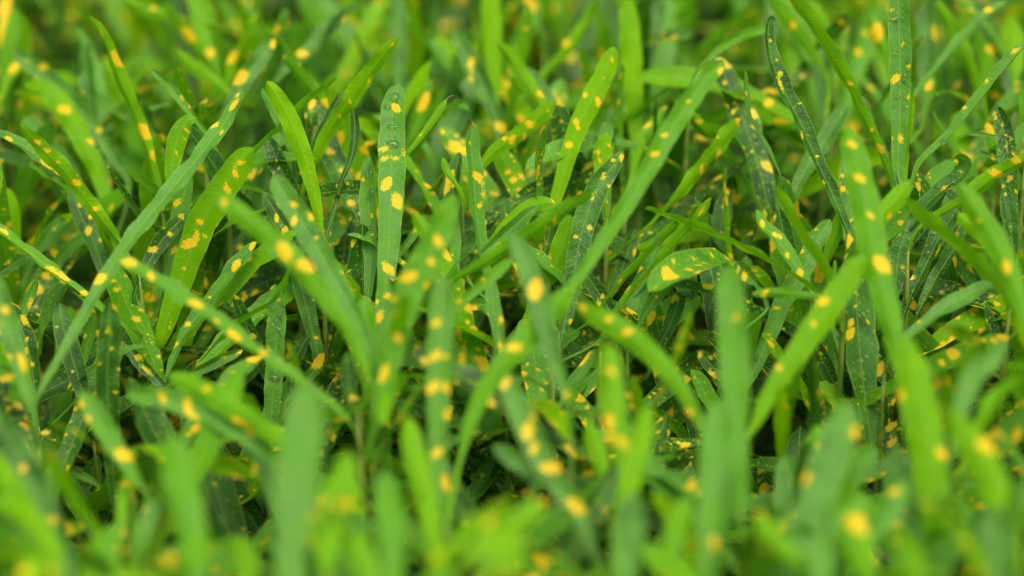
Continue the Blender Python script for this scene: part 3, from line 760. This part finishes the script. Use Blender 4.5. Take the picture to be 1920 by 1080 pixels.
def shoot_leaves(zt, rs, n_top, n_low, hero):
    """angles and sizes of the leaves spiralling up a stem"""
    out = []
    a0 = rs.uniform(0, 6.28)
    n = n_top + n_low
    for i in range(n):
        q = i / max(1, n - 1)                     # 0 lowest .. 1 top
        z = zt * (1 - .62 * (1 - q)) if n > 1 else zt
        el = R(8 + 62 * q ** 1.2) + rs.gauss(0, .16)
        ln = (0.8 + .45 * math.sin(math.pi * min(1, .25 + .75 * q) * .9)) * rs.uniform(.78, 1.12)
        if q > .9: ln *= .75
        yv = min(1, max(0, (q - .5) * .9 + rs.gauss(.06, .26)))  # low leaves older; shade of the gaps also put into their darker green
        out.append((z, a0 + i * 2.4 + rs.gauss(0, .2), el, rs.gauss(0, .35), ln, yv))
    return out

GROUP = 'croton shoots of the bed'
all_shoots = []
def make_shoot(xy, zt, leaves_idx, seed):
    rs = random.Random(seed)
    root = link('croton_shoot', None)
    s = dict(xy0=np.array(xy, float), lean=np.zeros(2), zt=zt, root=root)
    if leaves_idx:
        s['lean'] = np.array([rs.uniform(-.006, .006), rs.uniform(-.006, .006)])
        s['xy0'] = np.array(xy) - s['lean'] * 1.0
    else:
        s['lean'] = np.array([rs.gauss(0, .012), rs.gauss(0, .012)])
    root.location = (s['xy0'][0], s['xy0'][1], 0)
    s['seed'] = seed; s['ztop'] = 0
    all_shoots.append(s)
    return s

def add_blade(s, loc, az, el, roll, sc, y, dens, me, wet=0.0):
    o = link('leaf', me, s['root'])
    M4 = leaf_matrix(loc, az, el, roll, sc)
    o.matrix_local = Matrix.Translation((-s['xy0'][0], -s['xy0'][1], 0)) @ M4
    o['age_light'] = float(y); o['spots'] = float(dens); o['own_spots'] = 0.0; o['wet'] = float(wet)
    return o

# --- drops of rain
def drop_mesh(rs):
    m, n = 16, 7
    V = [(0, 0, 1.14)]; F = []
    for i in range(1, n + 1):
        a = i / n * R(98)
        for j in range(m):
            b = 2 * math.pi * j / m
            wob = 1 + .07 * math.sin(2 * b + rs) + .05 * math.sin(3 * b + 2 * rs)
            V.append((math.sin(a) * math.cos(b) * wob, math.sin(a) * math.sin(b) * wob, math.cos(a) + .14))
    ix = lambda i, j: 1 + (i - 1) * m + j % m
    for j in range(m): F.append((0, ix(1, j), ix(1, j + 1)))
    for i in range(1, n):
        for j in range(m):
            F.append((ix(i, j), ix(i + 1, j), ix(i + 1, j + 1), ix(i, j + 1)))
    F.append(tuple(ix(n, j) for j in reversed(range(m))))
    return mesh_from('drop', V, F, M_WATER)
DROPS = [drop_mesh(r) for r in (0, 1.1, 2.3, 3.9)]

def add_drop(leaf, st, x, y, rx, ry, root_xy, k):
    xs, ys, ds = proj(st.C)
    i = int(np.argmin((xs - x) ** 2 + (ys - y) ** 2))
    bx, by, _ = proj(st.C[i] + st.B[i] * .004)
    bv = np.array([bx - xs[i], by - ys[i]]); bl = np.linalg.norm(bv)
    s = float(np.clip(np.dot([x - xs[i], y - ys[i]], bv / bl) / (bl / .004 * st.hw[i]), -.8, .8))
    p = st.pt(i, s)
    Nn = st.N[i].copy()
    if np.dot(Nn, CAM - p) < 0: Nn = -Nn
    Bv = st.B[i]; Tv = np.cross(Nn, Bv)
    m = ds[i] * D0 / FPX
    Rm = Matrix((( *Bv, ), ( *Tv, ), ( *Nn, ))).transposed().to_4x4()
    rx *= 1.2; ry *= 1.2
    hgt = min(rx, ry) * m * .72
    o = link('water_drop', DROPS[k % 4], leaf)
    o.matrix_local = (Matrix.Translation(Vector(p - Nn * hgt * .22) - Vector((root_xy[0], root_xy[1], 0))) @ Rm
                      @ Matrix.Diagonal((rx * m, ry * m, hgt, 1)))
    return o

def add_thread(leaf, st, root_xy):
    """tiny dried hair at the leaf tip"""
    t0 = st.C[0]; d = -st.T[0]
    pts = []
    for i in range(9):
        a = i / 8
        pts.append(t0 + d * .0035 * math.sin(a * 2.2) + st.B[0] * (.0030 * (1 - math.cos(a * 2.2))) )
    V = []; F = []
    for i, p in enumerate(pts):
        r = .00022 * (1 - .6 * i / 8)
        for j in range(5):
            an = 2 * math.pi * j / 5
            V.append(p + st.B[0] * r * math.cos(an) + st.N[0] * r * math.sin(an) - np.array([root_xy[0], root_xy[1], 0]))
    for i in range(8):
        for j in range(5):
            F.append((i * 5 + j, i * 5 + (j + 1) % 5, (i + 1) * 5 + (j + 1) % 5, (i + 1) * 5 + j))
    link('tip_thread', mesh_from('tip_thread', V, F, M_THREAD), leaf)

# --- shoots that carry traced leaves
for si, sh in enumerate(shoots):
    zt = max(sh['z'] + 0.004, .04)
    s = make_shoot(sh['xy'], zt, sh['leaves'], 3000 + si)
    s['keys'] = [leaf_specs[i][0].get('key') for i in sh['leaves'] if leaf_specs[i][0].get('key')]
    s['heroes'] = [leaf_specs[i][0] for i in sh['leaves']]
    for i in sh['leaves']:
        h, st, own = leaf_specs[i]
        e = st.C[-1]; s['ztop'] = max(s['ztop'], e[2])
        # let the stalk meet the stem
        tx, ty = stem_xy(s, e[2])
        blend = np.clip((np.arange(len(st.C)) / (len(st.C) - 1) - .86) / .14, 0, 1)[:, None] ** 1.4
        st.C = st.C + blend * np.array([tx - e[0], ty - e[1], 0])
        st.C[:, :2] -= s['xy0']
        me = st.mesh('leaf_blade', 9 if h['w'] > 18 else 7, own)
        st.C[:, :2] += s['xy0']
        o = link('leaf', me, s['root'])
        o['age_light'] = float(h['y']); o['spots'] = float(h['dens']); o['own_spots'] = 1.0 if own else 0.0; o['wet'] = float(h.get('wet', .1))
        for q, (x, y, rx, ry) in enumerate(h.get('drops', [])):
            add_drop(o, st, x, y, rx, ry, s['xy0'], q)
        if h.get('thread'):
            add_thread(o, st, s['xy0'])

# --- the other shoots of the bed
hero_xy = [np.array(s['xy0']) for s in all_shoots]
taken = list(hero_xy)
def in_view(x, y, mrg):
    px, py, d = proj(np.array([x, y, HC - .04]))
    return -mrg < px < 1920 + mrg and -260 < py < 1080 + mrg
cands = []
for _ in range(26000):
    x = RNG.uniform(-.48, .48); y = RNG.uniform(.74, 2.05)
    if not in_view(x, y, 170): continue
    cands.append((x, y))
n_fill = 0
for (x, y) in cands:
    if n_fill >= 175: break
    p = np.array([x, y])
    if min(np.hypot(*(p - q)) for q in taken) < 0.039: continue
    taken.append(p); n_fill += 1
    rs = random.Random(int(x * 1e5) ^ int(y * 1e5))
    s = make_shoot(p, HC - .095 + rs.gauss(0, .014), None, 7000 + n_fill)

n_leaf = 0
CHAR = [('lime green', .28), ('mid green', .02), ('deep green', -.28)]
FLECK = [('densely gold-flecked', (.5, .6, .7)), ('gold-spotted', (.3, .4, .5)), ('barely flecked', (.05, .15, .25))]
for s in all_shoots:
    rs = random.Random(s['seed'])
    hero = 'heroes' in s
    ci, fi = rs.randrange(3), rs.choice((0, 0, 1, 1, 1, 2))
    s['char'] = (CHAR[ci][0], FLECK[fi][0])
    wet = rs.choice((0, 0, .3, .8))
    n_own = 0
    for (z, az, el, roll, ln, yv) in shoot_leaves(s['zt'], rs, 6 if not hero else 2, 7 if not hero else 7, hero):
        for attempt in range(3):
            vi = rs.randrange(len(LIB))
            me, SP, st = LIB[vi]
            xy = stem_xy(s, z)
            M4 = leaf_matrix((xy[0], xy[1], z), az, el, roll, ln)
            bad, Q = blocked(M4, SP)
            if Q[:, 2].max() > HC + .012: bad = True
            if not bad:
                add_blade(s, (xy[0], xy[1], z), az, el, roll, ln, min(1, max(0, yv + CHAR[ci][1])), rs.choice(FLECK[fi][1]), me, wet)
                n_leaf += 1; n_own += 1; s['ztop'] = max(s['ztop'], z)
                break
            az += rs.uniform(.5, 1.6); el += rs.uniform(-.35, .2); ln *= .93
    s['n'] = n_own
    link('stem', stem_mesh(s['zt'], s['lean'], s['ztop'] + .002), s['root'])
print('shoots', len(all_shoots), 'traced', len(HEROES), 'other leaves', n_leaf)

# --- names on the shoots
def words(s):
    ks = s.get('keys') or []
    return ks[0] if ks else None
SPECIAL = {
    'drops': 'croton shoot with a tall blue-green upright leaf carrying a column of round raindrops',
    'hook': 'croton shoot with a long dark arching leaf ending in a tiny hooked tip',
    'fan': 'croton shoot whose thin spotted leaves fan out from one point like a rosette',
    'curl': 'croton shoot with a wet dark leaf whose tip curls over showing yellow',
    'strap': 'croton shoot with a pale blunt strap leaf covered in flattened raindrops',
    'thin': 'croton shoot with a long wire-thin lime leaf slanting across the others',
    'pale': 'croton shoot with a long pale round-tipped leaf reaching out of dark leaves',
}
used = set()
def art(w): return ('an ' if w[0] in 'aeiou' else 'a ') + w
tall = [s for s in all_shoots if 'heroes' in s]
for s in tall:
    r = s['root']
    r['category'] = 'plant'
    key = words(s)
    main = max(s['heroes'], key=lambda h: h['w'] * h['d0'] * math.dist(h['pts'][0], h['pts'][-1]))
    (x0, y0), (x1, y1) = main['pts'][0], main['pts'][-1]
    lean = math.degrees(math.atan2(x0 - x1, y1 - y0))
    tilt = 'upright' if abs(lean) < 13 else (('left' if lean < 0 else 'right') + ('-leaning' if abs(lean) < 42 else '-slanting'))
    if abs(lean) > 75: tilt = 'almost flat'
    col = 'lime green' if main['y'] > .62 else ('mid green' if main['y'] > .32 else ('blue-green' if main['y'] > .09 else 'deep green'))
    wpx = main['w'] * main['d0']
    wd = 'broad' if wpx > 43 else ('narrow' if wpx > 25 else 'very thin')
    big = [q for q in main['sp'] if q[2] * q[3] * main['d0'] ** 2 > 60]
    NUM = ['no', 'one', 'two', 'three', 'four', 'five', 'six', 'seven', 'eight', 'nine', 'ten', 'eleven']
    if big: spt = f'with {NUM[len(big)]} large gold spot' + ('s' if len(big) > 1 else '')
    elif main['sp']: spt = f'with {NUM[len(main["sp"])]} small gold fleck' + ('s' if len(main['sp']) > 1 else '')
    else: spt = 'with hardly any spots' if main['dens'] < .05 else 'finely gold-flecked'
    s['desc'] = f'{tilt} {col} {wd} leaf {spt}'
    s['desc2'] = f'{tilt} {col} leaf {spt}'
    if key and key not in used:
        used.add(key)
        r['label'] = SPECIAL[key]; r['group'] = GROUP
    else:
        r['label'] = f'croton shoot holding out {art(s["desc"])}'
        r['group'] = f'shoots with {art(s["desc"])}'
for s in all_shoots:
    if 'heroes' in s: continue
    r = s['root']
    r['category'] = 'plant'
    near = min(tall, key=lambda t: np.hypot(*(t['xy0'] - s['xy0'])))
    lb = f'low {s["char"][0]} {s["char"][1]} shoot beside the {near["desc"]}'
    if len(lb.split()) > 16: lb = f'{s["char"][0]} {s["char"][1]} shoot beside the {near["desc2"]}'
    r['label'] = lb
    r['group'] = lb.replace(' shoot ', ' shoots ')

# ------------------------------------------------------------------ the bed going on around (one mass of leaves)
def surrounding():
    Vs = []; Fs = []; ST = []; CM = []; SD = []; YO = []
    base = 0
    rs = random.Random(5)
    libdat = []
    for me, SP, st in LIB:
        n = len(me.vertices)
        co = np.empty(n * 3, np.float32); me.vertices.foreach_get('co', co)
        a = np.empty(n * 3, np.float32); me.attributes['leaf_st'].data.foreach_get('vector', a)
        b = np.empty(n * 3, np.float32); me.attributes['leaf_cm'].data.foreach_get('vector', b)
        libdat.append((co.reshape(-1, 3), a, b, np.array([p.vertices[:] for p in me.polygons])))
    occ = list(taken)
    g = {}
    for p in occ: g.setdefault((int(p[0] // .05), int(p[1] // .05)), []).append(p)
    n_s = 0
    for _ in range(9000):
        x = RNG.uniform(-1.15, 1.15); y = RNG.uniform(.62, 2.9)
        if in_view(x, y, 120): continue
        px, py, d = proj(np.array([x, y, HC]))
        if py > 1080 and y < .80: continue
        c = (int(x // .05), int(y // .05))
        if any(math.hypot(x - q[0], y - q[1]) < .048 for i in (-1, 0, 1) for j in (-1, 0, 1) for q in g.get((c[0] + i, c[1] + j), [])): continue
        g.setdefault(c, []).append((x, y)); n_s += 1
        zt = HC - .095 + rs.gauss(0, .014)
        for (z, az, el, roll, ln, yv) in shoot_leaves(zt, rs, 8, 7, False):
            k = rs.randrange(len(libdat))
            co, a, b, f = libdat[k]
            M4 = leaf_matrix((x, y, z), az, el, roll, ln)
            bad, Q = blocked(M4, LIB[k][1])
            if bad: continue
            A = np.array(M4)
            Vs.append(co @ A[:3, :3].T + A[:3, 3]); ST.append(a); CM.append(b)
            SD.append(np.full(len(co), rs.random())); YO.append(np.full(len(co), yv - .4))
            Fs.append(f + base); base += len(co)
        if n_s > 620: break
    V = np.vstack(Vs); F = np.vstack(Fs)
    me = bpy.data.meshes.new('bed_foliage')
    me.vertices.add(len(V)); me.vertices.foreach_set('co', V.astype(np.float32).ravel())
    me.loops.add(F.size); me.loops.foreach_set('vertex_index', F.astype(np.int32).ravel())
    me.polygons.add(len(F)); me.polygons.foreach_set('loop_start', np.arange(0, F.size, 4, dtype=np.int32))
    me.polygons.foreach_set('use_smooth', np.ones(len(F), bool))
    me.update(calc_edges=True); me.validate()
    me.materials.append(M_LEAF)
    for nm, dat in (('leaf_st', ST), ('leaf_cm', CM)):
        a = me.attributes.new(nm, 'FLOAT_VECTOR', 'POINT'); a.data.foreach_set('vector', np.concatenate(dat).astype(np.float32))
    for nm, dat in (('leaf_seed', SD), ('age_light_off', YO)):
        a = me.attributes.new(nm, 'FLOAT', 'POINT'); a.data.foreach_set('value', np.concatenate(dat).astype(np.float32))
    o = link('bed_foliage', me)
    o['age_light'] = .4; o['spots'] = .35; o['own_spots'] = 0.0; o['wet'] = .2
    o['kind'] = 'stuff'
    o['label'] = 'mass of gold-flecked croton leaves carrying the bed on all around'
    o['category'] = 'foliage'
    print('surrounding shoots', n_s, 'faces', len(F))
surrounding()
